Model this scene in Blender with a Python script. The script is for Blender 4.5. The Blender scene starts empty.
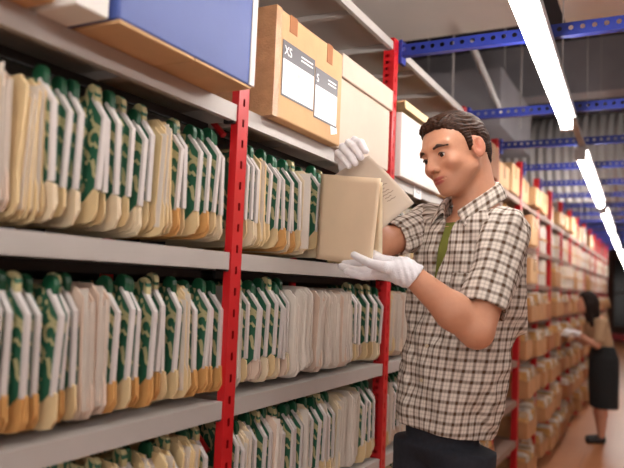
import bpy, bmesh, math, random
import numpy as np
from mathutils import Vector, Matrix
SC = bpy.context.scene
COL = SC.collection
rnd = random.Random(11)
PI = math.pi

# ------------------------------------------------------------------ materials
def srgb(r, g, b):
    f = lambda c: (c/255/12.92) if c/255 <= .04045 else ((c/255+.055)/1.055)**2.4
    return (f(r), f(g), f(b), 1)

class NT:
    def __init__(s, name):
        s.m = bpy.data.materials.new(name); s.m.use_nodes = True
        s.t = s.m.node_tree; s.b = s.t.nodes['Principled BSDF']
    def n(s, typ, **kw):
        x = s.t.nodes.new(typ)
        for k, v in kw.items(): setattr(x, k, v)
        return x
    def l(s, a, b): s.t.links.new(a, b)
    def math(s, op, a, b=None, c=None, clamp=False):
        x = s.n('ShaderNodeMath', operation=op); x.use_clamp = clamp
        for i, v in enumerate((a, b, c)):
            if v is None: continue
            if isinstance(v, (int, float)): x.inputs[i].default_value = v
            else: s.l(v, x.inputs[i])
        return x.outputs[0]
    def mix(s, f, a, b):
        x = s.n('ShaderNodeMix', data_type='RGBA')
        for i, v in ((0, f), (6, a), (7, b)):
            if isinstance(v, (int, float, tuple)): x.inputs[i].default_value = v
            else: s.l(v, x.inputs[i])
        return x.outputs[2]
    def ramp(s, fac, stops):
        r = s.n('ShaderNodeValToRGB'); s.l(fac, r.inputs[0]); e = r.color_ramp.elements
        while len(e) < len(stops): e.new(.5)
        for q, (p, c) in zip(e, stops): q.position = p; q.color = c
        return r.outputs[0]
    def noise(s, scale, vec=None, detail=3, rough=.5):
        x = s.n('ShaderNodeTexNoise'); x.inputs['Scale'].default_value = scale
        x.inputs['Detail'].default_value = detail; x.inputs['Roughness'].default_value = rough
        if vec is not None: s.l(vec, x.inputs['Vector'])
        return x.outputs[0]
    def coord(s, k='Object'): return s.n('ShaderNodeTexCoord').outputs[k]
    def bump(s, h, st, dist=.01):
        x = s.n('ShaderNodeBump'); x.inputs['Strength'].default_value = st; x.inputs['Distance'].default_value = dist
        s.l(h, x.inputs['Height']); s.l(x.outputs[0], s.b.inputs['Normal'])

def mat(name, c, rough=.6, metal=0., var=.12, scale=8., bump=0., spec=.5, bscale=None, sheen=0, trans=0):
    T = NT(name); co = T.coord()
    nz = T.noise(scale, co, 4)
    dark = tuple(x*(1-var) for x in c[:3])+(1,); lite = tuple(min(1, x*(1+var)) for x in c[:3])+(1,)
    T.l(T.ramp(nz, [(.3, dark), (.7, lite)]), T.b.inputs['Base Color'])
    T.b.inputs['Roughness'].default_value = rough; T.b.inputs['Metallic'].default_value = metal
    T.b.inputs['Specular IOR Level'].default_value = spec
    if sheen: T.b.inputs['Sheen Weight'].default_value = sheen
    if trans: T.b.inputs['Transmission Weight'].default_value = trans
    if bump: T.bump(T.noise(bscale or scale*6, co, 3), bump)
    return T.m

def emis(name, c, st):
    T = NT(name); T.b.inputs['Base Color'].default_value = c
    T.b.inputs['Emission Color'].default_value = c; T.b.inputs['Emission Strength'].default_value = st
    return T.m

def pattern_green():
    T = NT('green_ornament_card'); co = T.coord()
    mp = T.n('ShaderNodeMapping'); T.l(co, mp.inputs[0]); mp.inputs['Scale'].default_value = (26, 4, 26)
    mp.inputs['Rotation'].default_value = (0, .6, 0)
    nz = T.noise(1.3, mp.outputs[0], 1)
    v = T.n('ShaderNodeTexVoronoi'); v.inputs['Scale'].default_value = 1.; T.l(mp.outputs[0], v.inputs['Vector'])
    d = v.outputs['Distance']
    ring = T.math('LESS_THAN', T.math('ABSOLUTE', T.math('SUBTRACT', d, .36)), .11)
    ring = T.math('MULTIPLY', ring, T.math('GREATER_THAN', nz, .46))
    w = T.n('ShaderNodeTexWave'); w.inputs['Scale'].default_value = .55; w.inputs['Distortion'].default_value = 6
    T.l(mp.outputs[0], w.inputs['Vector'])
    st = T.math('MULTIPLY', T.math('GREATER_THAN', w.outputs['Fac'], .78), T.math('LESS_THAN', nz, .5))
    f = T.math('MAXIMUM', ring, st)
    g = T.mix(T.noise(30, co), srgb(34, 84, 62), srgb(56, 116, 88))
    T.l(T.mix(f, g, srgb(196, 186, 140)), T.b.inputs['Base Color'])
    T.b.inputs['Roughness'].default_value = .5
    return T.m

def pulse(T, u, per, off, w, soft=.04):
    fr = T.math('FRACT', T.math('ADD', T.math('DIVIDE', u, per), off))
    d = T.math('ABSOLUTE', T.math('SUBTRACT', fr, .5))
    m = T.n('ShaderNodeMapRange'); m.interpolation_type = 'SMOOTHSTEP'; T.l(d, m.inputs[0])
    m.inputs[1].default_value = w/2+soft; m.inputs[2].default_value = max(0, w/2-soft)
    m.inputs[3].default_value = 0; m.inputs[4].default_value = 1
    return m.outputs[0]

def plaid():
    T = NT('plaid_cotton'); uv = T.coord('UV'); s = T.n('ShaderNodeSeparateXYZ'); T.l(uv, s.inputs[0])
    u, v = s.outputs[0], s.outputs[1]
    c = srgb(228, 212, 190)
    out = None
    for q in (u, v):
        a = pulse(T, q, .0275, 0., .32, .10)
        b = pulse(T, q, .0275, .5, .10, .08)
        k = T.math('ADD', T.math('MULTIPLY', a, .62), T.math('MULTIPLY', b, .20), clamp=True)
        out = k if out is None else T.math('SUBTRACT', T.math('ADD', out, k), T.math('MULTIPLY', T.math('MULTIPLY', out, k), .55), clamp=True)
    weave = T.noise(420, T.coord(), 1)
    base = T.mix(weave, srgb(214, 200, 188), srgb(238, 228, 218))
    T.l(T.mix(out, base, srgb(84, 60, 42)), T.b.inputs['Base Color'])
    T.b.inputs['Roughness'].default_value = .85; T.b.inputs['Specular IOR Level'].default_value = .2
    T.bump(T.noise(60, T.coord(), 3), .25, .004)
    return T.m

def skinmat(name):
    T = NT(name); a = T.n('ShaderNodeVertexColor', layer_name='Col')
    nz = T.noise(90, T.coord(), 3)
    T.l(T.mix(T.math('MULTIPLY', nz, .25), a.outputs[0], srgb(168, 96, 70)), T.b.inputs['Base Color'])
    T.b.inputs['Roughness'].default_value = .48
    T.b.inputs['Subsurface Weight'].default_value = .12
    T.b.inputs['Subsurface Radius'].default_value = (.012, .005, .003)
    T.b.inputs['Subsurface Scale'].default_value = .6
    T.bump(T.noise(260, T.coord(), 2), .12, .002)
    return T.m

def floormat():
    T = NT('worn_brown_floor'); co = T.coord()
    a = T.noise(1.3, co, 5); b = T.noise(22, co, 4)
    c = T.mix(a, srgb(186, 122, 82), srgb(214, 148, 106)); c = T.mix(T.math('MULTIPLY', b, .35), c, srgb(118, 78, 54))
    br = T.n('ShaderNodeTexBrick'); T.l(co, br.inputs[0]); br.inputs['Scale'].default_value = 1.
    br.inputs['Mortar Size'].default_value = .004; br.inputs['Brick Width'].default_value = 1.2; br.inputs['Row Height'].default_value = .6
    c = T.mix(T.math('MULTIPLY', br.outputs['Fac'], .35), c, srgb(80, 50, 36))
    T.l(c, T.b.inputs['Base Color']); T.b.inputs['Roughness'].default_value = .33
    T.bump(b, .06, .004)
    return T.m

def hairmat():
    T = NT('dark_brown_hair'); co = T.coord()
    mp = T.n('ShaderNodeMapping'); T.l(co, mp.inputs[0]); mp.inputs['Scale'].default_value = (60, 60, 240)
    nz = T.noise(1.6, mp.outputs[0], 3)
    T.l(T.ramp(nz, [(.35, srgb(30, 18, 12)), (.65, srgb(72, 44, 29))]), T.b.inputs['Base Color'])
    T.b.inputs['Roughness'].default_value = .5; T.b.inputs['Specular IOR Level'].default_value = .15
    T.bump(nz, .6, .003)
    return T.m

def ribbed():
    T = NT('corrugated_duct_metal'); co = T.coord()
    s = T.n('ShaderNodeSeparateXYZ'); T.l(co, s.inputs[0])
    w = T.math('SINE', T.math('MULTIPLY', s.outputs[0], 70))
    T.b.inputs['Base Color'].default_value = srgb(196, 192, 190); T.b.inputs['Metallic'].default_value = .0
    T.b.inputs['Roughness'].default_value = .45
    T.bump(w, .8, .02)
    return T.m

M = dict(
    red=mat('red_enamelled_steel', srgb(198, 28, 34), .35, .0, .08, 5),
    shelf=mat('grey_painted_steel', srgb(186, 180, 176), .42, .1, .06, 6, .02),
    rail=mat('dark_rail_steel', srgb(44, 44, 46), .5, .3),
    green=pattern_green(),
    tab=mat('green_plastic_tab', srgb(26, 84, 56), .35, 0, .2, 60),
    spine=mat('pale_spine_card', srgb(208, 201, 198), .45, 0, .05, 20),
    man1=mat('manila_card_cream', srgb(226, 200, 154), .7, 0, .1, 14, .05),
    man2=mat('manila_card_orange', srgb(214, 162, 98), .7, 0, .12, 14, .05),
    man3=mat('manila_card_pale', srgb(232, 214, 184), .7, 0, .08, 14, .05),
    man4=mat('manila_card_pinkish', srgb(220, 196, 178), .7, 0, .08, 14, .05),
    paper=mat('paper_white', srgb(222, 212, 202), .75, 0, .05, 20, .05),
    folder=mat('held_folder_card', srgb(248, 224, 192), .6, 0, .03, 10),
    sheet=mat('worn_grey_sheet', srgb(206, 188, 170), .6, 0, .08, 9),
    card=mat('brown_cardboard', srgb(204, 164, 120), .75, 0, .1, 7, .06),
    card2=mat('dark_brown_cardboard', srgb(164, 104, 62), .75, 0, .12, 7, .06),
    card3=mat('beige_archive_board', srgb(204, 186, 170), .7, 0, .05, 7, .03),
    wbox=mat('white_archive_board', srgb(226, 222, 218), .6, 0, .03, 7, .03),
    blue=mat('blue_box_board', srgb(74, 92, 158), .5, 0, .06, 5, .03),
    beam=mat('blue_enamelled_steel', srgb(34, 48, 132), .4, 0, .1, 5),
    lab=mat('label_dark_grey', srgb(72, 68, 76), .4, 0, .05, 9),
    labw=mat('label_white', srgb(242, 240, 242), .35, 0, .03, 9),
    tape=mat('glossy_packing_tape', srgb(196, 152, 112), .16, 0, .15, 30, .25),
    glove=mat('white_cotton_glove', srgb(240, 236, 240), .9, 0, .03, 60, .25, .2, 300, .3),
    plaid=plaid(), skin=skinmat('skin'), hair=hairmat(),
    whair=mat('very_dark_hair', srgb(34, 22, 18), .7, 0, .2, 40, spec=.2),
    shelf2=mat('brownish_painted_steel', srgb(142, 112, 98), .6, .0, .1, 6),
    ink=mat('faded_ink', srgb(120, 100, 92), .8),
    card4=mat('aged_brown_cardboard', srgb(182, 132, 88), .8, 0, .15, 7),
    oldpaper=mat('yellowed_paper', srgb(186, 160, 130), .8, 0, .15, 20),
    olive=mat('olive_tshirt', srgb(118, 122, 50), .9, 0, .08, 40),
    denim=mat('dark_denim', srgb(34, 36, 46), .85, 0, .2, 90, .15),
    shoe=mat('black_leather', srgb(22, 20, 20), .4),
    eye=mat('eye_white', srgb(226, 216, 208), .2), iris=mat('brown_iris', srgb(44, 26, 16), .15),
    brow=mat('dark_eyebrow_hair', srgb(74, 50, 38), .7, 0, .2, 200),
    floor=floormat(), ceil=mat('dark_ceiling', srgb(48, 42, 46), .9, 0, .15, 2),
    pale=mat('pale_ceiling_panel', srgb(226, 216, 208), .8, 0, .05, 2),
    duct=mat('galvanised_duct', srgb(150, 147, 152), .4, .2, .1, 4),
    rib=ribbed(), wall=mat('brown_grey_wall', srgb(112, 84, 72), .85, 0, .15, 1.5),
    lamp=emis('fluorescent_diffuser', (1, .94, .88, 1), 17.),
    housing=mat('lamp_housing_grey', srgb(176, 172, 172), .45, .1),
    beige=mat('beige_blouse', srgb(178, 146, 114), .9, 0, .06, 40), skirt=mat('dark_skirt', srgb(30, 32, 34), .9, 0, .1, 40),
    glass=mat('dark_window_glass', srgb(38, 34, 36), .12, 0, .3, 1), button=mat('shirt_button', srgb(210, 190, 160), .3),
)

# ------------------------------------------------------------------ mesh helpers
class MB:
    def __init__(s): s.v = []; s.f = []; s.mi = []
    def quad(s, pts, mi=0):
        n = len(s.v); s.v += [tuple(p) for p in pts]; s.f.append(tuple(range(n, n+len(pts)))); s.mi.append(mi)
    def box(s, x0, x1, y0, y1, z0, z1, mi=0, M_=None):
        n = len(s.v)
        p = [(x, y, z) for z in (z0, z1) for y in (y0, y1) for x in (x0, x1)]
        if M_ is not None: p = [tuple(M_ @ Vector(q)) for q in p]
        s.v += p
        for a in ((0, 2, 3, 1), (4, 5, 7, 6), (0, 1, 5, 4), (2, 6, 7, 3), (0, 4, 6, 2), (1, 3, 7, 5)):
            s.f.append(tuple(n+i for i in a)); s.mi.append(mi)
    def prism_xz(s, prof, y0, y1, mi=0):      # profile polygon in x,z extruded along y
        n = len(s.v); k = len(prof)
        s.v += [(x, y0, z) for x, z in prof]+[(x, y1, z) for x, z in prof]
        s.f.append(tuple(n+i for i in range(k))); s.f.append(tuple(n+k+i for i in reversed(range(k)))); s.mi += [mi, mi]
        for i in range(k):
            j = (i+1) % k; s.f.append((n+j, n+i, n+k+i, n+k+j)); s.mi.append(mi)
    def tube(s, pts, r, seg=10, mi=0, caps=True):
        pts = [Vector(p) for p in pts]; n0 = len(s.v)
        for i, p in enumerate(pts):
            d = (pts[min(i+1, len(pts)-1)]-pts[max(i-1, 0)]).normalized()
            a = d.cross(Vector((0, 0, 1)) if abs(d.z) < .9 else Vector((1, 0, 0))).normalized(); b = d.cross(a)
            rr = r[i] if isinstance(r, (list, tuple)) else r
            s.v += [tuple(p+rr*(a*math.cos(2*PI*k/seg)+b*math.sin(2*PI*k/seg))) for k in range(seg)]
        for i in range(len(pts)-1):
            for k in range(seg):
                q = (k+1) % seg
                s.f.append((n0+i*seg+k, n0+i*seg+q, n0+(i+1)*seg+q, n0+(i+1)*seg+k)); s.mi.append(mi)
        if caps:
            s.f.append(tuple(n0+k for k in reversed(range(seg)))); s.f.append(tuple(n0+(len(pts)-1)*seg+k for k in range(seg))); s.mi += [mi, mi]
    def mesh(s, name, mats):
        me = bpy.data.meshes.new(name); me.from_pydata(s.v, [], s.f); me.update()
        for m in (mats if isinstance(mats, (list, tuple)) else [mats]): me.materials.append(m)
        for i, p in enumerate(me.polygons): p.material_index = s.mi[i]
        bm = bmesh.new(); bm.from_mesh(me); bmesh.ops.recalc_face_normals(bm, faces=bm.faces); bm.to_mesh(me); bm.free()
        return me
    def build(s, name, mats, parent=None, bevel=0, smooth=False, loc=None, rot=None):
        o = bpy.data.objects.new(name, s.mesh(name, mats)); COL.objects.link(o)
        if parent: o.parent = parent
        if loc: o.location = loc
        if rot: o.rotation_euler = rot
        if bevel:
            b = o.modifiers.new('bevel', 'BEVEL'); b.width = bevel; b.segments = 2; b.limit_method = 'ANGLE'; b.angle_limit = .6
        if smooth:
            for p in o.data.polygons: p.use_smooth = True
        return o

def tag(o, label=None, cat=None, group=None, kind=None):
    if label: o['label'] = label
    if cat: o['category'] = cat
    if group: o['group'] = group
    if kind: o['kind'] = kind
    return o
def empty(name, loc, rz=0):
    o = bpy.data.objects.new(name, None); COL.objects.link(o); o.location = loc; o.rotation_euler = (0, 0, rz); o.empty_display_size = .1
    return o
def copy_tree(o, parent=None):
    c = o.copy(); COL.objects.link(c)
    if parent: c.parent = parent
    for ch in list(o.children): copy_tree(ch, c)
    return c
_ones = 'zeroth first second third fourth fifth sixth seventh eighth ninth tenth eleventh twelfth thirteenth fourteenth fifteenth sixteenth seventeenth eighteenth nineteenth'.split()
def ordn(n):
    if n < 20: return _ones[n]
    t = {2: 'twent', 3: 'thirt', 4: 'fort', 5: 'fift'}[n//10]
    return t+'ieth' if n % 10 == 0 else t+'y-'+_ones[n % 10]

def perf(mb, O, U, V, W, H, pitch, hw, hh, v0=0., octo=False, cu=None, th=None, mi=0):
    """plate with a column of holes along V (length H), width W along U"""
    O, U, V = Vector(O), Vector(U), Vector(V); cu = W/2 if cu is None else cu
    P = lambda a, b: O+U*a+V*b
    n = int((H-v0)/pitch); pos = v0
    if v0 > 0: mb.quad([P(0, 0), P(W, 0), P(W, v0), P(0, v0)], mi)
    for i in range(n):
        b0, b1 = pos, pos+pitch; c = (b0+b1)/2
        if octo:
            inner = [P(cu+hw*math.cos(a), c+hh*math.sin(a)) for a in [PI/8+PI/4*k for k in range(8)]]
            outer = [P(W, (c+b1)/2), P((cu+W)/2, b1), P(cu/2, b1), P(0, (c+b1)/2), P(0, (c+b0)/2), P(cu/2, b0), P((cu+W)/2, b0), P(W, (c+b0)/2)]
            for k in range(8): mb.quad([inner[k], outer[k], outer[(k+1) % 8], inner[(k+1) % 8]], mi)
            for q in ((0, 1, (W, b1)), (2, 3, (0, b1)), (4, 5, (0, b0)), (6, 7, (W, b0))):
                mb.quad([outer[q[0]], P(*q[2]), outer[q[1]]], mi)
        else:
            a0, a1 = cu-hw, cu+hw; h0, h1 = c-hh, c+hh
            mb.quad([P(0, b0), P(a0, b0), P(a0, b1), P(0, b1)], mi); mb.quad([P(a1, b0), P(W, b0), P(W, b1), P(a1, b1)], mi)
            mb.quad([P(a0, b0), P(a1, b0), P(a1, h0), P(a0, h0)], mi); mb.quad([P(a0, h1), P(a1, h1), P(a1, b1), P(a0, b1)], mi)
        pos = b1
    if pos < H-1e-6: mb.quad([P(0, pos), P(W, pos), P(W, H), P(0, H)], mi)

# ------------------------------------------------------------------ signed distance modelling (organic shapes)
def surf_arrays(f, lo, hi, h):
    lo = np.array(lo, float); B = 8
    n = (np.ceil((np.array(hi)-lo)/h/B).astype(int))*B
    F = np.empty(n, np.float32); nb = n//B
    bc = np.stack(np.meshgrid(*[(np.arange(k)+.5)*B*h-h/2 for k in nb], indexing='ij'), -1).reshape(-1, 3)+lo
    d = f(bc)
    act = np.abs(d) < B*h*1.75
    idx = np.stack(np.meshgrid(*[np.arange(k) for k in nb], indexing='ij'), -1).reshape(-1, 3)
    sub = np.stack(np.meshgrid(*[np.arange(B)]*3, indexing='ij'), -1).reshape(-1, 3)
    Fb = np.repeat(d[:, None], B**3, 1).astype(np.float32)
    ai = np.nonzero(act)[0]
    for s in range(0, len(ai), 400):
        a = ai[s:s+400]
        P = ((idx[a]*B)[:, None, :]+sub[None]).reshape(-1, 3)*h+lo
        Fb[a] = f(P).reshape(len(a), -1)
    F = Fb.reshape(nb[0], nb[1], nb[2], B, B, B).transpose(0, 3, 1, 4, 2, 5).reshape(n)
    S = F < 0
    cnt = sum(S[i:n[0]-1+i, j:n[1]-1+j, k:n[2]-1+k].astype(np.int8) for i in (0, 1) for j in (0, 1) for k in (0, 1))
    cells = np.argwhere((cnt > 0) & (cnt < 8))
    vid = -np.ones(np.array(n)-1, np.int64); vid[tuple(cells.T)] = np.arange(len(cells))
    acc = np.zeros((len(cells), 3)); w = np.zeros(len(cells))
    cor = [(i, j, k) for i in (0, 1) for j in (0, 1) for k in (0, 1)]
    for a in cor:
        for ax in range(3):
            if a[ax]: continue
            b = list(a); b[ax] = 1
            fa = F[tuple((cells+a).T)]; fb = F[tuple((cells+b).T)]
            m = (fa < 0) != (fb < 0); t = np.where(m, fa/np.where(m, fa-fb, 1), 0)
            p = np.tile(np.array(a, float), (len(cells), 1)); p[:, ax] = t
            acc[m] += p[m]; w[m] += 1
    V = (cells+acc/w[:, None])*h+lo
    quads = []
    for ax in range(3):
        o1, o2 = [(1, 2), (2, 0), (0, 1)][ax]
        sl = [slice(None)]*3; sl2 = [slice(None)]*3
        sl[ax] = slice(0, n[ax]-1); sl2[ax] = slice(1, n[ax])
        A, Bm = S[tuple(sl)], S[tuple(sl2)]
        for flip, m in ((False, A & ~Bm), (True, ~A & Bm)):
            e = np.argwhere(m); e = e[(e[:, o1] > 0) & (e[:, o2] > 0) & (e[:, o1] < n[o1]-1) & (e[:, o2] < n[o2]-1)]
            u = np.zeros(3, int); u[o1] = 1; v = np.zeros(3, int); v[o2] = 1
            q = np.stack([vid[tuple((e-u-v).T)], vid[tuple((e-v).T)], vid[tuple(e.T)], vid[tuple((e-u).T)]], 1)
            if flip: q = q[:, ::-1]
            quads.append(q)
    Q = np.concatenate(quads); Q = Q[(Q >= 0).all(1)]
    return V, Q

def surf(name, f, lo, hi, h, m, parent=None, origin=(0, 0, 0), col=None, uv=None, relax=1):
    V, Q = surf_arrays(f, lo, hi, h)
    if relax:
        for _ in range(relax):
            acc = np.zeros_like(V); c = np.zeros(len(V))
            for i in range(4):
                a, b = Q[:, i], Q[:, (i+1) % 4]
                np.add.at(acc, a, V[b]); np.add.at(c, a, 1); np.add.at(acc, b, V[a]); np.add.at(c, b, 1)
            V = V*.5+.5*acc/np.maximum(c, 1)[:, None]
    me = bpy.data.meshes.new(name); me.from_pydata((V-np.array(origin)).tolist(), [], Q.tolist()); me.update()
    me.polygons.foreach_set('use_smooth', [True]*len(me.polygons))
    me.materials.append(m)
    if col:
        at = me.color_attributes.new('Col', 'FLOAT_COLOR', 'POINT'); at.data.foreach_set('color', col(V).astype(np.float32).ravel())
    if uv:
        l = me.uv_layers.new(name='UVMap'); vi = np.empty(len(me.loops), np.int32); me.loops.foreach_get('vertex_index', vi)
        l.data.foreach_set('uv', uv(V)[vi].astype(np.float32).ravel())
    o = bpy.data.objects.new(name, me); COL.objects.link(o)
    if parent: o.parent = parent
    return o

A_ = lambda *a: np.array(a, float)
def sph(P, c, r): return np.linalg.norm(P-A_(*c), axis=1)-r
def ell(P, c, r, R=None):
    q = P-A_(*c)
    if R is not None: q = q @ R.T
    r = A_(*r); k0 = np.linalg.norm(q/r, axis=1); k1 = np.linalg.norm(q/(r*r), axis=1)+1e-9
    return k0*(k0-1)/k1
def rc(P, a, b, ra, rb):
    a, b = A_(*a), A_(*b); ab = b-a; t = np.clip(((P-a) @ ab)/(ab @ ab), 0, 1)
    return np.linalg.norm(P-a-t[:, None]*ab, axis=1)-(ra+t*(rb-ra))
def chain(P, pts, rs, k=.004):
    d = None
    for i in range(len(pts)-1):
        e = rc(P, pts[i], pts[i+1], rs[i], rs[i+1]); d = e if d is None else su(d, e, k)
    return d
def su(a, b, k):
    h = np.clip(.5+.5*(b-a)/k, 0, 1); return b*(1-h)+a*h-k*h*(1-h)
def ss(a, b, k): return -su(-a, b, k)       # a minus b
def rbox(P, c, half, r, R=None):
    q = P-A_(*c)
    if R is not None: q = q @ R.T
    q = np.abs(q)-(A_(*half)-r)
    return np.linalg.norm(np.maximum(q, 0), axis=1)+np.minimum(q.max(1), 0)-r
def vnoise(P, s, seed=0):
    q = P/s+seed*17.3+100; i = np.floor(q).astype(np.int64); f = q-i; f = f*f*(3-2*f); out = 0
    for a in (0, 1):
        for b in (0, 1):
            for c in (0, 1):
                h = ((i[:, 0]+a)*73856093) ^ ((i[:, 1]+b)*19349663) ^ ((i[:, 2]+c)*83492791)
                h = (h*(h*15731+789221)+1376312589) & 0x7fffffff
                w = (f[:, 0] if a else 1-f[:, 0])*(f[:, 1] if b else 1-f[:, 1])*(f[:, 2] if c else 1-f[:, 2])
                out = out+w*(h/0x7fffffff*2-1)
    return out
def norm(v): v = A_(*v); return v/np.linalg.norm(v)

# ================================================================== camera
YAW, PIT, ROL, FPX, CH = -.480860580, .0744375309, .0411741812, 673.2, 1.40
cy, sy, cp, sp = math.cos(YAW), math.sin(YAW), math.cos(PIT), math.sin(PIT)
fwd = Vector((sy*cp, cy*cp, sp)); rt = Vector((cy, -sy, 0)); up = rt.cross(fwd)
r2 = rt*math.cos(ROL)+up*math.sin(ROL); u2 = -rt*math.sin(ROL)+up*math.cos(ROL)
cam = bpy.data.cameras.new('camera'); co = bpy.data.objects.new('camera', cam); COL.objects.link(co); SC.camera = co
mw = Matrix.Identity(4)
for i in range(3): mw[i][0] = r2[i]; mw[i][1] = u2[i]; mw[i][2] = -fwd[i]
mw[2][3] = CH
co.matrix_world = mw
cam.sensor_width = 36; cam.lens = FPX/624*36; cam.clip_start = .05; cam.clip_end = 100
cam.dof.use_dof = True; cam.dof.focus_distance = 1.85; cam.dof.aperture_fstop = 2.6

# ================================================================== setting
def plane_obj(name, x0, x1, y0, y1, z0, z1, m):
    mb = MB(); mb.box(x0, x1, y0, y1, z0, z1); o = mb.build(name, m); tag(o, kind='structure'); return o
plane_obj('floor', -3.2, 3.4, -4, 24, -.1, 0, M['floor'])
plane_obj('ceiling', -3.2, 3.4, -4, 24, 3.7, 3.8, M['ceil'])
plane_obj('wall_left', -3.3, -3.2, -4, 24, -.1, 3.8, M['wall'])
plane_obj('wall_right', 3.4, 3.5, -4, 24, -.1, 3.8, M['wall'])
plane_obj('wall_far', -3.3, 3.5, 24, 24.1, -.1, 3.8, M['wall'])
plane_obj('trim_1', -3.2, 3.4, 23.93, 23.995, 0.0, .22, M['red'])
w = plane_obj('window_1', -1.4, 1.2, 23.9, 23.99, .45, 2.6, M['glass'])
mb = MB()
for x in (-1.42, -.75, -.1, .55, 1.18): mb.box(x, x+.05, 23.86, 23.9, .42, 2.63)
for z in (.4, 1.5, 2.6): mb.box(-1.45, 1.25, 23.86, 23.9, z, z+.05)
mb.build('window_frame', M['wall'], w)

# ================================================================== the steel shelving run
XF = -.89; DEP = .40
YS = [.31, 1.30, 2.30, 3.31, 4.09, 4.88, 5.63, 6.35, 7.1, 7.85, 8.6, 9.4, 10.2, 11.0, 11.8, 12.6, 13.4]
rack = empty('steel_shelving_rack', (XF, 3.3, 0))
tag(rack, 'long steel shelving run with red perforated uprights and grey shelves', 'shelving')
def rk(mb, name, m, **k):
    mb.v = [(x-XF, y-3.3, z) for x, y, z in mb.v]; return mb.build(name, m, rack, **k)
TOPZ = 2.33
for i, y in enumerate(YS):
    for back in (0, 1):
        mb = MB(); x = XF if not back else XF-DEP
        if back and i < 2: pass
        z1 = TOPZ if i < 4 or True else 2.2
        near = i < 8 and not back
        if near:
            perf(mb, (x+.004, y, 0), (0, 1, 0), (0, 0, 1), .042, z1, .05, .004, .009)
            fl = .016 if i < 2 else .038
            if i < 2: mb.box(x-fl, x+.004, y-.001, y, 0, z1)
            else: perf(mb, (x-fl, y-.001, 0), (1, 0, 0), (0, 0, 1), fl+.004, z1, .025, .009, .0055, cu=.018)
            mb.box(x-fl, x, y+.034, y+.041, 0, z1)
            mb.box(x-fl, x-fl+.002, y, y+.04, 0, z1)
        else:
            mb.box(x-.04, x+.004, y, y+.042, 0, z1)
        mb.box(x-.05, x+.02, y-.008, y+.05, 0, .006)
        rk(mb, 'upright', M['red'])
    for z in (.25, 1.0, 1.75):
        mb = MB(); mb.tube([(XF-.05, y+.02, z), (XF-DEP+.01, y+.02, z+.35)], .008, 6); rk(mb, 'brace', M['red'])
LEV = [.12, .455, .79, 1.125, 1.466, 1.815]
LEV2 = [.10, .38, .655, .93, 1.20, 1.47, 1.745, 2.06]
def shelf(y0, y1, z, lip=.04, name='shelf', m=None):
    mb = MB(); a, b = y0+.044, y1-.002
    mb.box(XF-DEP, XF-.001, a, b, z-.006, z)                      # deck
    mb.box(XF-.002, XF, a, b, z-lip, z-.0005)                     # front lip
    mb.box(XF-.016, XF-.002, a, b, z-lip, z-lip+.003)             # folded return
    mb.box(XF-DEP, XF-DEP+.003, a, b, z-lip, z-.006)
    for k in range(1, 3):
        yy = a+(b-a)*k/3; mb.box(XF-DEP+.01, XF-.02, yy-.012, yy+.012, z-.024, z-.006)
    for yy in (a, b-.003): mb.box(XF-DEP+.003, XF-.002, yy, yy+.003, z-lip, z-.006)
    return rk(mb, name, m or M['shelf'])
for i in range(len(YS)-1):
    y0, y1 = YS[i], YS[i+1]
    for z in (LEV if i < 3 else LEV2): shelf(y0, y1, z, m=None if i < 3 else M['shelf2'])
    if i < 3:
        mb = MB(); mb.box(XF-DEP-.004, XF-DEP-.001, y0+.045, y1-.003, .1, 1.8); rk(mb, 'shade_backing', M['rail'])  # dark sheet added behind the files, stands in for the deep shade there
        shelf(y0-.04, y1, 2.315, .03)
        for z in LEV[2:]:
            mb = MB()
            for x in (-.075, -.30): mb.box(XF+x-.008, XF+x, y0+.05, y1-.01, z-.062, z-.042)
            rk(mb, 'hanging_rail', M['rail'])
for i in range(1, 4):
    for z in LEV[1:]:
        mb = MB(); mb.box(XF-.03, XF-.002, YS[i]-.012, YS[i]-.001, z-.045, z-.004); rk(mb, 'shelf_clip', M['rail'])

# ---- blue perforated tie beams over the aisle
yb = [2.345, 3.36, 4.13]+[y+.04 for y in YS[5:]]
nb_names = 'nearest second third fourth fifth sixth seventh eighth ninth tenth eleventh twelfth thirteenth fourteenth fifteenth'.split()
for i, y in enumerate(yb):
    mb = MB(); O = (XF+.006, y, 2.275)
    L = 2.6
    perf(mb, (XF+.006, y, 2.275), (0, 0, 1), (1, 0, 0), .038, L, .037, .0085, .0085, octo=True, cu=.022)
    mb.box(XF+.006, XF+L, y, y+.03, 2.272, 2.275)
    mb.box(XF+.006, XF+L, y, y+.012, 2.313, 2.316)
    e = empty('tie_beam', (XF+.006, y, 2.275)); mb.v = [(a-XF-.006, b-y, c-2.275) for a, b, c in mb.v]
    mb.build('perforated_beam', M['beam'], e)
    mb = MB(); mb.box(0, .012, -.004, .045, -.03, .06); mb.build('end_plate', M['beam'], e)
    tag(e, 'blue perforated steel beam across the aisle, %s from the front' % nb_names[i], 'beam', 'blue beams over the aisle')

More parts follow.
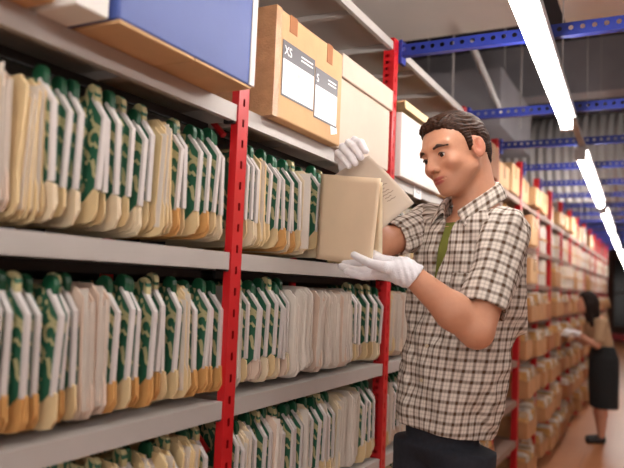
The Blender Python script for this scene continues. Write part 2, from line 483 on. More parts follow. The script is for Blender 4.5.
# ---- fluorescent lamps in a row
ly = [(-1.7, .65, -.26, -.31), (.95, 3.32, -.315, -.40), (4.07, 6.39, -.415, -.48), (6.85, 9.25, -.49, -.56), (9.71, 12.11, -.575, -.64), (12.63, 15.0, -.65, -.72), (15.5, 18., -.73, -.80), (18.5, 21., -.81, -.88)]
for i, (a, b, xa, xb) in enumerate(ly):
    e = empty('fluorescent_lamp', ((xa+xb)/2, (a+b)/2, 2.20), math.atan2(xa-xb, b-a)); h = (b-a)/2
    mb = MB(); mb.tube([(0, -h+.02, 0), (0, h-.02, 0)], .027, 14); mb.build('diffuser', M['lamp'], e, smooth=True)
    mb = MB(); mb.box(-.018, .042, -h-.0, h+.0, .029, .06); mb.box(-.03, .03, -h-.02, -h+.02, -.03, .03); mb.box(-.03, .03, h-.02, h+.02, -.03, .03)
    mb.build('housing', M['housing'], e, bevel=.004)
    for yy in ((-h*.98, h*.98) if i == 4 else (-h*.7, h*.7)): mb = MB(); mb.tube([(.01, yy, .05), (.01, yy, 1.49)], .003, 6); mb.build('suspension_wire', M['housing'], e)
    tag(e, ['strip lamp directly over the camera', 'long bright strip lamp, largest and nearest in the row over the aisle'][i] if i < 2 else
        'strip lamp over the aisle, %s after the largest one' % ordn(i-1), 'lamp', 'fluorescent strip lamps over the aisle')
for i, (a, b) in enumerate([(-1.6, .9), (1.5, 4.), (4.6, 7.1), (7.7, 10.2), (10.8, 13.3)]):  # unseen lamp row, added to brighten the rack fronts, the man and the ceiling
    e = empty('fluorescent_lamp', (1.7, (a+b)/2, 2.45)); h = (b-a)/2
    mb = MB(); mb.tube([(0, -h+.02, 0), (0, h-.02, 0)], .027, 14); mb.build('diffuser', M['lamp'], e, smooth=True)
    mb = MB(); mb.box(-.018, .042, -h, h, .029, .06); mb.build('housing', M['housing'], e)
    for yy in (-h*.7, h*.7): mb = MB(); mb.tube([(.01, yy, .05), (.01, yy, 1.24)], .003, 6); mb.build('suspension_wire', M['housing'], e)
    tag(e, 'added fill lamp out of view on the right, %s from the camera' % ordn(i+1), 'lamp', 'added fill lamps out of view')
mb = MB(); mb.box(-.015, .015, -2, 21, 2.248, 2.271, 0, Matrix.Translation((-.29, 0, 0)) @ Matrix.Rotation(.0285, 4, 'Z')); o = mb.build('lamp_trunking', M['housing']); tag(o, 'thin grey metal rail carrying the row of strip lamps', 'rail')

# ---- ceiling services
def service(name, boxes, m, label, cat, tubes=(), rods=()):
    mb = MB()
    for b in boxes: mb.box(*b)
    for p, r in tubes: mb.tube(p, r, 20)
    o = mb.build(name, m); tag(o, label, cat)
    for x, y, z in rods: mb = MB(); mb.tube([(x, y, z), (x, y, 3.695)], .006, 6); mb.build('hanger', M['housing'], o)
    return o
service('air_duct', [(-3.1, -.62, 3.25, 3.92, 2.95, 3.3)], M['pale'], 'wide pale rectangular duct crossing below the dark ceiling left of the strip lamps', 'duct', rods=[(-2.6, 3.6, 3.29), (-.8, 3.6, 3.29)])
service('air_duct', [(-.46, 3.1, 3.35, 3.95, 2.85, 3.3)], M['pale'], 'pale rectangular duct crossing the ceiling right of the strip lamps', 'duct', rods=[(.2, 3.6, 3.29), (2.6, 3.6, 3.29)])
service('duct_branch', [(-1.9, -1.05, 4.9, 6.2, 2.62, 3.05)], M['duct'], 'grey sheet metal duct box above the shelving behind the man', 'duct', rods=[(-1.8, 5.5, 3.04), (-1.15, 5.5, 3.04)])
service('ceiling_beam', [(-3.1, 3.3, 6.3, 6.55, 3.2, 3.69)], M['duct'], 'grey ceiling beam crossing behind the pale ducts', 'beam')
o = service('round_duct', [], M['rib'], 'large round corrugated duct crossing high over the aisle', 'duct', [([(-3., 8.3, 2.98), (-.3, 8.3, 2.98)], .5)], [(-2.7, 8.3, 3.45), (-.6, 8.3, 3.45)])
for p in o.data.polygons: p.use_smooth = len(p.vertices) == 4
o = service('round_duct', [], M['rib'], 'second corrugated round duct farther down the aisle', 'duct', [([(-3., 11.6, 3.0), (3.2, 11.6, 3.0)], .42)], [(-2.7, 11.6, 3.4), (1., 11.6, 3.4)])
for p in o.data.polygons: p.use_smooth = len(p.vertices) == 4
service('sprinkler_pipe', [], M['housing'], 'thin grey pipe sloping under the ceiling above the mans head', 'pipe', [([(-1.0, 3.84, 2.85), (-1.05, 4.9, 2.72)], .022)])
for x, y in ((-1.15, 4.0), (-.85, 4.6)):
    service('suspension_rod', [], M['housing'], 'thin vertical rod hanging from the ceiling, %s of the two' % ('left' if x < -1 else 'right'), 'rod', [([(x, y, 2.5), (x, y, 3.69)], .006)])

# ================================================================== hanging files
def file_proto(kind, th, man, seed):
    """origin: deck level under the front edge of the spine strip. returns root"""
    r = random.Random(seed); root = empty('hanging_file', (0, 0, 0))
    H = .245
    dz = r.uniform(-.006, .006)
    if kind == 'green':
        for s in (-1, 1):
            pass
        mb = MB()
        prof = [(-.003, .078), (-.003, .205), (-.034, .246), (-.06, .250), (-.26, .250), (-.26, .05), (-.03, .05)]
        prof = [(x, z+dz) for x, z in prof]
        mb.prism_xz(prof, -th/2-.0022, -th/2-.001); mb.prism_xz(prof, th/2+.001, th/2+.0022)
        mb.build('pocket', M['green'], root)
        mb = MB(); w = .0052; c0 = -th/2+.0035
        pl = [(0, .072), (0, .205), (-.034, .247)]
        for (x0, z0), (x1, z1) in zip(pl, pl[1:]):
            mb.prism_xz([(x0, z0+dz), (x0+.0022, z0+dz), (x1+.0022, z1+dz), (x1, z1+dz)], c0-w, c0+w)
        # turned-back flanges of the strip
        for s in (-1, 1):
            mb.prism_xz([(0, .072+dz), (0, .205+dz), (-.034, .247+dz), (-.044, .240+dz), (-.011, .2+dz), (-.011, .072+dz)] if s > 0 else [(0, .072+dz), (0, .205+dz), (-.034, .247+dz), (-.038, .243+dz), (-.004, .203+dz), (-.004, .072+dz)], c0+s*w-.0006, c0+s*w+.0006)
        mb.build('spine', M['spine'], root)
        mb = MB()
        pr = [(-.04+.016*math.cos(t), .254+dz+.018*math.sin(t)) for t in [k*PI/6 for k in range(7)]]+[(-.056, .235), (-.024, .235)]
        mb.prism_xz(pr, -.0068, .0068); mb.build('tab', M['tab'] if seed % 3 else M['green'], root, bevel=.002)
    mb = MB(); n = 3 if kind == 'green' else 6
    for k in range(n):
        t = th/n; y0 = -th/2+k*t
        dx = r.uniform(-.016, .010); dd = r.uniform(-.006, .008); top = .232 if kind == 'green' else .25+r.uniform(-.02, .006)
        fx = -.024 if kind == 'green' else dx*.6-.002
        bl = .014+dd
        prof = [(fx, top-.02), (fx, .085), (dx, .072), (dx+.003, bl+.022), (dx-.006, bl+.006), (dx-.03, bl), (-.25, bl), (-.25, top), (fx-.02, top)]
        lean = r.uniform(-.002, .002)
        mb.prism_xz(prof, y0+lean, y0+t*.86+lean)
    mb.build('manila_folder' if kind != 'bundle' else 'paper_stack', M[man], root)
    if kind != 'green':
        mb = MB()
        for k in range(4):
            y0 = -th/2+(k+.35)*th/4; dx = r.uniform(-.006, .008)
            mb.prism_xz([(dx, .03), (dx, .2+r.uniform(0, .05)), (-.2, .24), (-.2, .03)], y0, y0+.0012)
        mb.build('loose_papers', M['paper'], root)
    return root

def level_name(k): return ['top', 'second', 'third', 'fourth'][k]
prot = {}
def park(o):
    for c in list(o.children): bpy.data.objects.remove(c)
    bpy.data.objects.remove(o)
for i in range(9): prot['g%d' % i] = file_proto('green', .009+.003*(i % 3), ['man1', 'man2', 'man3', 'man2', 'man4', 'man1', 'man2', 'man3', 'man1'][i], i)
for i in range(4): prot['m%d' % i] = file_proto('folder', .018+.005*i, ['man1', 'man4', 'man3', 'man1'][i], 50+i)
for i in range(3): prot['b%d' % i] = file_proto('bundle', .022+.006*i, ['paper', 'man3', 'paper'][i], 80+i)
def choose(lev, y):
    r = rnd.random()
    if lev == 0:
        if y < .76: return rnd.choice(['m0', 'm3', 'g0', 'm1', 'm3'])
        if y < 1.0: return 'g%d' % rnd.choice([0, 2, 5, 7]) if r < .9 else 'm0'
        return 'g%d' % rnd.choice([0, 1, 2, 5, 7]) if r < .85 else 'm%d' % rnd.randrange(4)
    if lev == 1:
        if .86 < y < .93: return 'm1' if r < .8 else 'b0'
        if y < 1.3: return 'g%d' % rnd.choice([1, 3, 6, 1, 8]) if r < .94 else 'm0'
        if 1.33 < y < 1.37: return 'b2'
        if 1.62 < y < 2.02: return rnd.choice(['b0', 'b1', 'b2', 'm2', 'm1', 'b2'])
        if y > 2.3: return rnd.choice(['m1', 'm0', 'g2', 'm2'])
        return 'g%d' % rnd.choice([0, 2, 4, 7])
    if lev == 2:
        if y < 1.3: return rnd.choice(['m0', 'g1', 'g3', 'm3'])
        if 1.93 < y < 2.1: return rnd.choice(['b1', 'b2', 'm2'])
        return ('g%d' % rnd.choice([0, 2, 4, 7, 8])) if r < .7 else rnd.choice(['b1', 'm1', 'm2'])
    return rnd.choice(['g0', 'g2', 'm2', 'g4', 'b1'])
desc = {'g': 'green patterned hanging file', 'm': 'plain manila folder', 'b': 'thick pale paper bundle'}
anch = ['left of near upright', 'right of near upright', 'right of middle upright']
ranges = {0: [(.50, 1.285), (1.36, 1.83), (2.36, 2.9)], 1: [(.55, 1.285), (1.36, 2.27), (2.36, 2.85)],
          2: [(.93, 1.285), (1.36, 2.27), (2.36, 2.95)], 3: [None, (1.85, 2.27), (2.36, 2.95)]}
rowname = ['top file row', 'second file row', 'third file row', 'lowest file row']
nfile = 0
for lev in range(4):
    zd = LEV[4-lev]
    for bay, rg in enumerate(ranges[lev]):
        if not rg: continue
        y = rg[0]; items = []
        while y < rg[1]:
            k = choose(lev, y); th = {'g': .030, 'm': .029, 'b': .034}[k[0]]
            items.append((k, y+th/2)); y += th*rnd.uniform(.93, 1.12)
        if bay == 0: items = items[::-1]
        for j, (k, yy) in enumerate(items):
            o = copy_tree(prot[k])
            o.location = (XF-.012+rnd.uniform(-.010, .008), yy, zd+.004+rnd.uniform(-.002, .010))
            o.rotation_euler = (rnd.uniform(-.055, .055), rnd.uniform(-.02, .03), rnd.uniform(-.11, .11))
            tag(o, '%s, %s %s, %s' % (desc[k[0]], ordn(j+1), anch[bay], rowname[lev]), 'file', 'hanging files in the %s' % rowname[lev])
            nfile += 1
for p in prot.values(): park(p)
print('files', nfile)

# ================================================================== boxes on the top shelf
def carton(name, x0, x1, y0, y1, z0, z1, m, label, cat='box', tape=True, lid=None, rz=0, flaps=False):
    cx, cyy = (x0+x1)/2, (y0+y1)/2; e = empty(name, (cx, cyy, z0), rz); hx, hy, H = (x1-x0)/2, (y1-y0)/2, z1-z0
    mb = MB(); mb.box(-hx, hx, -hy, hy, 0, H); b = mb.build('body', M[m], e, bevel=.004)
    if tape:
        mb = MB(); mb.box(hx, hx+.0008, -.025, .025, H-.09, H+.0008); mb.box(-hx, hx, -.025, .025, H, H+.0008); mb.build('tape', M['tape'], e)
    if flaps:
        mb = MB(); mb.box(-hx+.005, hx-.003, -hy+.004, -.003, -.0005, .003); mb.box(-hx+.005, hx-.003, .003, hy-.004, -.0005, .003); mb.build('bottom_flap', M['card2'], e)
    if lid:
        mb = MB(); t = .010; mb.box(-hx-t, hx+t, -hy-t*.2, hy+t*.2, H-lid, H+.004); mb.build('lid', M[m], e, bevel=.003)
    tag(e, label, cat); return e
TZ = 1.8155
carton('cardboard_box', -1.24, -.83, .34, .705, TZ, 2.14, 'card', 'brown cardboard box at the left end of the top shelf', tape=True)
carton('archive_box', -1.2, -.80, .718, .788, TZ, 2.14, 'wbox', 'white narrow box between the brown carton and the blue box', tape=False)
e = carton('storage_box', -1.2, -.79, .80, 1.205, TZ+.006, 2.16, 'blue', 'large blue box overhanging the top shelf at upper left', tape=False)
mb = MB(); mb.box(.2055, .2075, .188, .2025, 0.001, .334); mb.box(-.205, .2075, .2025, .2075, 0.001, .334); mb.build('white_edge', M['wbox'], e)
mb = MB(); mb.box(-.205, .204, -.2, .0, -.006, -.0005); mb.box(-.205, .204, .004, .2, -.0055, -.0005); mb.build('cardboard_base', M['card'], e)
# carton with labels
e = carton('shipping_carton', -1.24, -.858, 1.405, 1.80, TZ, 2.095, 'card', 'worn brown carton with two white shipping labels and glossy tape', tape=False, flaps=False)
ox, oy = (-1.24-.858)/2, (1.405+1.80)/2; hx = (-.858+1.24)/2
mb = MB(); mb.box(-hx-.001, hx+.001, -.199, -.172, -.001, .281); mb.box(-hx-.001, hx-.02, -.1988, -.1974, .1, .15); mb.box(-hx-.001, hx-.02, -.1988, -.1974, .2, .25)
o = mb.build('wrinkled_tape', M['tape'], e, bevel=.003)
for q in ((.09, .125, .225), (-.13, -.09, .235)): mb = MB(); mb.box(hx, hx+.0012, q[0], q[1], q[2], .281); mb.build('tape_strip', M['card2'], e)
mb = MB(); mb.box(hx-.001, hx+.0015, .135, .175, -.012, .04); mb.build('paper_tag', M['labw'], e, rot=(.25, 0, 0))
def label(y0, y1, z0, z1, zh, text, tz, ts, tilt):
    root = bpy.data.objects.new('shipping_label', None)
    mb = MB(); mb.box(hx+.0012, hx+.002, y0-oy, y1-oy, z0-TZ, z1-TZ, 0)
    mb.box(hx+.002, hx+.0024, y0-oy+.004, y1-oy-.003, z0-TZ+.005, zh-TZ, 1)
    mb.box(hx+.002, hx+.0026, y0-oy+.55*(y1-y0), y1-oy-.012, z1-TZ-.018, z1-TZ-.014, 1)
    mb.box(hx+.002, hx+.0026, y0-oy+.55*(y1-y0), y1-oy-.012, z1-TZ-.028, z1-TZ-.024, 1)
    mb.box(hx+.0024, hx+.0027, y0-oy+.08, y0-oy+.10, zh-TZ-.03, zh-TZ-.02, 2)
    l = mb.build('shipping_label', [M['lab'], M['labw'], M['shelf']], e); l.rotation_euler = (0, 0, 0)
    cu = bpy.data.curves.new('t', 'FONT'); cu.body = text; cu.size = ts; cu.extrude = .0003
    to = bpy.data.objects.new('t', cu); COL.objects.link(to); dg = bpy.context.evaluated_depsgraph_get()
    me = bpy.data.meshes.new_from_object(to.evaluated_get(dg)); bpy.data.objects.remove(to)
    me.materials.clear(); me.materials.append(M['labw'])
    t = bpy.data.objects.new('lettering', me); COL.objects.link(t); t.parent = l
    t.matrix_local = Matrix(((0, 0, 1, hx+.0024), (1, 0, 0, y0-oy+.008), (0, 1, 0, tz-TZ), (0, 0, 0, 1)))
label(1.44, 1.617, 1.875, 2.02, 1.972, 'XS', 1.984, .034, 0)
label(1.622, 1.768, 1.862, 2.005, 1.955, 'S', 1.966, .032, 0)
e = carton('archive_box', -1.24, -.874, 1.815, 2.245, TZ, 2.105, 'card3', 'plain beige archive box with overlapping lid beside the labelled carton', tape=False, lid=.07)
# white box behind the man's head, lid ajar
e = carton('archive_box', -1.24, -.866, 2.352, 2.87, TZ, 2.06, 'wbox', 'white archive box with a cream lid flap beside the mans face', tape=False)
mb = MB(); mb.box(-.19, .2, -.262, .262, .0, .004); mb.box(.196, .2, -.262, .262, -.03, 0.0); mb.build('lid_flap', M['man1'], e, loc=(0, 0, .26), rot=(0, -.12, 0))
carton('cardboard_box', -1.24, -.87, 2.9, 3.25, TZ, 2.1, 'card', 'brown carton behind the mans head on the top shelf')
for yy, l in ((2.62, 'white barcode card clipped to the shelf edge beside the mans chin'),):
    e = empty('shelf_label', (XF+.001, yy, 1.78))
    mb = MB(); mb.box(0, .002, -.045, .045, -.012, .05); mb.build('card', M['labw'], e)
    mb = MB()
    for k in range(5): mb.box(.002, .0024, -.035, .03, .008+k*.007, .0105+k*.007)
    mb.build('printed_bars', M['lab'], e); tag(e, l, 'label')

# ================================================================== cartons and bundles in the far bays
def tray_proto(seed):
    r = random.Random(seed); e = empty('file_tray', (0, 0, 0)); t = .004; W = .34; D = .36; H = .135
    mb = MB(); mb.box(-D, 0, -W/2, W/2, 0, t)
    mb.box(-t, 0, -W/2, W/2, t, H); mb.box(-D, -D+t, -W/2, W/2, t, H+.06)
    mb.prism_xz([(-D+t, t), (-t, t), (-t, H), (-D+t, H+.06)], -W/2, -W/2+t); mb.prism_xz([(-D+t, t), (-t, t), (-t, H), (-D+t, H+.06)], W/2-t, W/2)
    mb.build('tray', M[['card4', 'card2', 'card4'][seed % 3]], e)
    mb = MB(); y = -W/2+.008
    while y < W/2-.02:
        th = r.uniform(.004, .014); x = r.uniform(-.03, -.008); z = r.uniform(.13, .225); a = r.uniform(-.6, .6)
        mb.box(-D+.01, x, 0, th, .006, z, r.randrange(3), Matrix.Translation((0, y, 0)) @ Matrix.Rotation(a*.3, 4, 'X')); y += th+r.uniform(.001, .008)
    mb.build('papers', [M['oldpaper'], M['paper'], M['man2']], e)
    return e
def bundle_proto(seed):
    r = random.Random(seed); e = empty('document_bundle', (0, 0, 0)); W = r.uniform(.10, .14)
    mb = MB(); y = -W/2; H = r.uniform(.19, .23)
    while y < W/2-.008:
        th = r.uniform(.006, .018); mb.box(-.33, r.uniform(-.02, .0), y, y+th, 0, H+r.uniform(-.02, .01), r.randrange(2)); y += th+.0015
    mb.build('sheets', [M['paper'], M['man3']] if seed % 2 else [M['wbox'], M['man4']], e)
    mb = MB(); mb.box(-.332, .002, -W/2-.002, W/2+.002, H*.45, H*.45+.012); mb.build('band', M['man2'], e)
    return e, W
trays = [tray_proto(i) for i in range(4)]
bunds = [bundle_proto(i) for i in range(5)]
shelfn = ['lowest', 'second lowest', 'third', 'fourth', 'fifth', 'sixth', 'seventh', 'topmost']
r = random.Random(5)
for bi in range(3, len(YS)-1):
    y0, y1 = YS[bi]+.05, YS[bi+1]-.01
    for li, z in enumerate(LEV2):
        where = 'on the %s shelf, %s bay past the man' % (shelfn[li], ordn(bi-2))
        if li == 7:
            if bi > 12: continue
            y = y0; n = 0
            while y < y1-.2:
                w = r.uniform(.26, .36); h = r.uniform(.12, .21); w = min(w, y1-y)
                n += 1
                carton('cardboard_box', -1.22, XF+r.uniform(-.03, .06), y, y+w, z, z+h, r.choice(['card', 'card', 'card2', 'card3']), 'brown cardboard box %s, %s along' % (where, ordn(n)))
                y += w+.02
            continue
        if li in (5, 6) and bi > 3 or (li in (5, 6) and bi == 3):
            y = y0; n = 0
            if bi == 5:
                carton('cardboard_box', -1.22, XF+.07, y, y+.3, z, z+(.21 if li == 6 else .18), 'card', 'plain brown carton %s' % where); y += .31
            while True:
                if r.random() < .14 and y+.35 < y1:
                    n += 1; o = copy_tree(r.choice(trays)); o.location = (XF+r.uniform(0., .05), y+.175, z+.001); y += .352
                    tag(o, 'cardboard tray of papers %s, %s along' % (where, ordn(n)), 'tray', 'file trays in the far bays'); continue
                b, W = r.choice(bunds)
                if y+W > y1: break
                n += 1; o = copy_tree(b); o.location = (XF+r.uniform(-.03, .03), y+W/2, z+.001); o.rotation_euler = (0, 0, r.uniform(-.05, .05))
                tag(o, 'upright white document bundle %s, %s along' % (where, ordn(n)), 'documents', 'document bundles in the far bays')
                y += W+.008
            continue
        if bi > 13 and li < 2 or bi == 4: continue
        for n in range(2):
            o = copy_tree(r.choice(trays)); o.location = (XF+r.uniform(.02, .08), y0+.175+n*(y1-y0-.35), z+.001); o.rotation_euler = (0, 0, r.uniform(-.09, .09)); o.scale = (1, r.uniform(.78, 1), r.uniform(.78, 1.))
            tag(o, 'cardboard tray of papers %s, %s one' % (where, ['nearer', 'farther'][n]), 'tray', 'file trays in the far bays')
for t in trays: park(t)
for b, W in bunds: park(b)
# ================================================================== the man
RV = A_(cy, -sy, 0); FV = A_(sy, cy, 0)            # room directions used to set the figures' frames
def frame_empty(name, x, y):
    e = empty(name, tuple(x*RV+y*FV), -YAW); return e
MO = A_(.40, 1.87, 0)
man = frame_empty('person', MO[0], MO[1])
tag(man, 'man in plaid shirt and white gloves reading a folder at the shelves', 'person')
# head frame
psi, th = math.radians(33), math.radians(17)
HF = norm((-math.cos(psi)*math.cos(th), -math.sin(psi)*math.cos(th), -math.sin(th)))
HS = norm((math.sin(psi), -math.cos(psi), 0))
HU = np.cross(HF, HS)
if HU[2] < 0: HU = -HU
rl = math.radians(11); HS, HU = HS*math.cos(rl)+HU*math.sin(rl), HU*math.cos(rl)-HS*math.sin(rl)
HR = np.stack([HF, HS, HU]); HC = A_(.393, 1.842, 1.768)
def hd(P): return (P-HC) @ HR.T
def H2W(f, s, u): return HC+f*HF+s*HS+u*HU
def head_sdf(Q):
    A = np.abs(Q[:, 1]); W = np.stack([Q[:, 0], A, Q[:, 2]], 1)
    d = ell(W, (-.006, 0, .038), (.097, .076, .081))
    d = su(d, ell(W, (.034, 0, -.008), (.062, .060, .082)), .02)
    d = su(d, rc(W, (.012, .050, -.040), (.068, .015, -.080), .020, .016), .022)     # jaw
    d = su(d, rc(W, (.03, .03, -.040), (.070, .0, -.068), .03, .022), .02)
    d = su(d, sph(W, (.0775, 0, -.083), .0160), .014)                                    # chin
    d = su(d, ell(W, (.060, .042, -.016), (.026, .020, .018)), .018)                    # cheekbone
    d = su(d, rc(W, (.088, .012, .034), (.074, .048, .036), .009, .009), .014)        # brow ridge
    d = ss(d, sph(W, (.100, .032, .012), .0165), .014)                                  # socket
    d = ss(d, sph(W, (.104, .030, -.030), .010), .02)
    lid = sph(W, (.0755, .0315, .012), .0142)
    d = su(d, lid, .004)
    d = ss(d, ell(W, (.0905, .0315, .0090), (.011, .0130, .0040)), .002)                # eye opening
    nose = rc(W, (.090, 0, .024), (.1150, 0, -.017), .0065, .0078)
    d = su(d, nose, .010)
    d = su(d, rc(W, (.096, 0, -.012), (.113, 0, -.020), .0105, .0078), .006)
    d = su(d, ell(W, (.1005, .0115, -.0235), (.0100, .0060, .0070)), .004)
    d = ss(d, sph(W, (.1065, .0065, -.0305), .0036), .002)
    d = su(d, ell(W, (.081, 0, -.051), (.015, .028, .020)), .014)                       # mouth mound
    d = su(d, rc(W, (.0955, .003, -.0465), (.085, .024, -.0510), .0048, .0028), .003)  # upper lip
    d = su(d, rc(W, (.0930, .0, -.0570), (.085, .021, -.053), .0058, .003), .003)
    d = ss(d, rc(W, (.100, 0, -.0518), (.087, .025, -.0520), .0018, .0014), .002)
    # ear
    E = W-A_(-.004, .0815, .002); c, s = math.cos(.2), math.sin(.2)
    E = np.stack([c*E[:, 0]+s*E[:, 2], E[:, 1], -s*E[:, 0]+c*E[:, 2]], 1)
    E = np.stack([E[:, 0], E[:, 1]+.45*E[:, 0], E[:, 2]], 1)
    er = ell(E, (0, 0, 0), (.0170, .0075, .030))
    er = ss(er, ell(E, (.002, .0100, .005), (.0105, .0125, .0195)), .0015)
    er = su(er, ell(E, (-.002, .002, .003), (.005, .004, .014)), .004)
    er = su(er, sph(E, (.011, .000, -.003), .0045), .003)
    d = su(d, er, .005)
    return d
shL, shR = A_(.508, 1.735, 1.550), A_(.335, 1.99, 1.585)
elL, wrL = A_(.406, 1.635, 1.303), A_(.242, 1.628, 1.434)
elR, wrR = A_(.182, 1.835, 1.512), A_(.106, 1.908, 1.700)
TF, TS = norm((-.82, -.57, 0)), norm((.57, -.82, 0))
NB = A_(.452, 1.872, 1.60)
zc = [1.00, 1.10, 1.20, 1.30, 1.40, 1.50, 1.58, 1.64]
cxx = [.376, .389, .404, .420, .430, .438, .440, .448]
cyy_ = [1.875, 1.872, 1.870, 1.868, 1.866, 1.866, 1.868, 1.870]
ra_ = [.128, .144, .160, .168, .176, .176, .130, .085]       # half width across the chest
rb_ = [.100, .108, .112, .114, .114, .108, .088, .070]       # half depth
def col_sdf(P, off=0., wr=True):
    z = P[:, 2]; cx = np.interp(z, zc, cxx); cy2 = np.interp(z, zc, cyy_); a = np.interp(z, zc, ra_)+off; b = np.interp(z, zc, rb_)+off
    dx, dy = P[:, 0]-cx, P[:, 1]-cy2
    f = dx*TF[0]+dy*TF[1]; s = dx*TS[0]+dy*TS[1]
    k = ((np.abs(s)/a)**2.4+(np.abs(f)/b)**2.4)**(1/2.4)
    return (k-1)*np.minimum(a, b)*.9, f, s
def body(P):
    d = head_sdf(hd(P))
    neck = rc(P, H2W(-.036, 0, -.030), NB+A_(.010, 0, 0), .056, .066)
    neck = su(neck, rc(P, H2W(-.04, .05, -.01), NB+TF*.05+TS*.02, .014, .014), .02)
    d = su(d, neck, .02)
    d = su(d, sph(P, tuple(H2W(.034, 0, -.070)-A_(0, 0, .006)), .020), .03)
    tor = rc(P, (.42, 1.87, 1.10), (.425, 1.865, 1.45), .105, .115)
    tor = su(tor, rc(P, tuple(shL-A_(.01, 0, .012)), tuple(shR-A_(0, 0, .01)), .042, .042), .04)
    tor = su(tor, rc(P, tuple(NB-A_(0, 0, .03)), (.425, 1.865, 1.50), .06, .10), .04)
    tor = np.maximum(tor, np.where(P[:, 2] < 1.57, col_sdf(P, -.034)[0], -1.))
    d = su(d, tor, .02)
    for a, e, w in ((shL, elL, wrL), (shR, elR, wrR)):
        ar = rc(P, tuple(a), tuple(e), .043, .041)
        fo = rc(P, tuple(e), tuple(e+(w-e)*.35), .039, .043); fo = su(fo, rc(P, tuple(e+(w-e)*.35), tuple(w), .043, .027), .02)
        d = su(d, su(ar, fo, .015), .012)
    return d
def skincol(V):
    Q = hd(V); c = np.tile(A_(*srgb(216, 158, 126)), (len(V), 1)); A = np.abs(Q[:, 1])
    def mixc(w, col):
        nonlocal c; w = np.clip(w, 0, 1)[:, None]; c = c*(1-w)+A_(*col)*w
    inh = (Q[:, 2] > -.13) & (Q[:, 0] > -.02)
    g = lambda f, s, u, rf, rs, ru: np.exp(-(((Q[:, 0]-f)/rf)**2+((A-s)/rs)**2+((Q[:, 2]-u)/ru)**2))
    mixc(.22*g(.075, .045, -.022, .04, .022, .02), srgb(208, 126, 100))
    mixc(.5*g(.115, 0, -.02, .012, .012, .012), srgb(208, 128, 104))
    st = inh*np.clip((-.036-Q[:, 2])/.015, 0, 1)*np.clip((Q[:, 0]-.0)/.02, 0, 1)*np.clip((Q[:, 2]+.125)/.02, 0, 1)
    mixc(.30*st, srgb(150, 112, 92))
    lip = np.maximum(g(.096, .0, -.047, .014, .022, .0048), g(.093, .0, -.0575, .014, .019, .0055))
    mixc(1.1*np.clip((lip-.25)*3, 0, 1), srgb(186, 92, 86))
    mixc(.6*g(-.004, .083, 0, .022, .014, .034), srgb(206, 110, 90))
    arm = V[:, 2] < 1.56
    mixc(.25*arm, srgb(206, 140, 110))
    return c
o = surf('body', body, (.05, 1.5, 1.02), (.66, 2.12, 1.93), .0030, M['skin'], man, MO, col=skincol)
# finer head detail comes from eyes, brows and hair
for s in (-1, 1):
    c = H2W(.0755, .0315*s, .012)
    e = surf('eye', lambda P: sph(P, c, .0128), c-.016, c+.016, .0022, M['eye'], man, MO)
    gd = norm(HF*.90+HU*-.26-HS*.05)
    ic = c+gd*.0088
    surf('iris', lambda P: np.maximum(sph(P, c, .0133), sph(P, ic, .0074)), ic-.01, ic+.01, .0012, M['iris'], e, MO)
for s in (-1, 1):
    mb = MB(); pts = []
    for k in range(9):
        t = -1+k/4; a_ = t*.92; e_ = .34*(1-t*t)-.06
        pts.append(H2W(.0755+.0150*math.cos(e_)*math.cos(a_), s*(.0315+.0150*math.cos(e_)*math.sin(a_)), .0120+.0150*math.sin(e_))-MO)
    mb.tube(pts, [.0006, .0012, .0016, .0018, .0019, .0019, .0018, .0015, .0007], 6); mb.build('eyelashes', M['brow'], man, smooth=True)
def brows(P):
    Q = hd(P); W = np.stack([Q[:, 0], np.abs(Q[:, 1]), Q[:, 2]], 1)
    d = rc(W, (.0935, .012, .0315), (.0905, .033, .0355), .0042, .0044); d = su(d, rc(W, (.0905, .033, .0355), (.0765, .0565, .0280), .0044, .0024), .003)
    return d+.0012*vnoise(P, .004)
a = H2W(.085, 0, .035)
surf('eyebrow', brows, a-.075, a+.075, .0022, M['brow'], man, MO)
def hair(P):
    Q = hd(P); W = np.stack([Q[:, 0], np.abs(Q[:, 1]), Q[:, 2]], 1)
    base = ell(W, (-.010, 0, .039), (.1035, .0825, .0905))
    base = su(base, ell(W, (.042, 0, .088), (.038, .044, .027)), .025)
    base = su(base, ell(W, (-.060, 0, -.010), (.036, .052, .06)), .03)
    # strands combed back, curlier at the front
    ang = np.arctan2(Q[:, 1], Q[:, 2]-.0)
    fr = np.clip((Q[:, 0]-.02)/.06, 0, 1)
    n = .0016*np.sin(ang*60+2*np.sin(Q[:, 0]*40)+5*vnoise(P, .03, 2))+.0020*vnoise(np.stack([Q[:, 0]*.35, Q[:, 1], Q[:, 2]], 1), .011, 5)
    n = n+fr*.0060*vnoise(P, .011, 9)
    base = base+n
    g = np.interp(W[:, 0], [-.12, -.045, -.030, -.024, -.016, .004, .010, .020, .026, .036, .052, .066, .078, .12],
                  [-.078, -.074, -.060, -.01, .030, .036, -.012, -.012, .032, .052, .066, .077, .085, .092])
    g = g+.003*vnoise(P, .008, 3)
    g = g+np.clip(.03-W[:, 1], 0, .03)*-.10*(W[:, 0] > .05)
    cut = (g-W[:, 2])*.7
    base = base+.30*np.clip(.020-(W[:, 2]-g), 0, .020)
    d = -su(-base, -cut, .006)
    return np.maximum(d, -ell(W, (-.007, 0, .037), (.090, .070, .076)))
a = H2W(-.01, 0, .04)
surf('hair', hair, a-.15, a+.15, .0024, M['hair'], man, MO, relax=1)
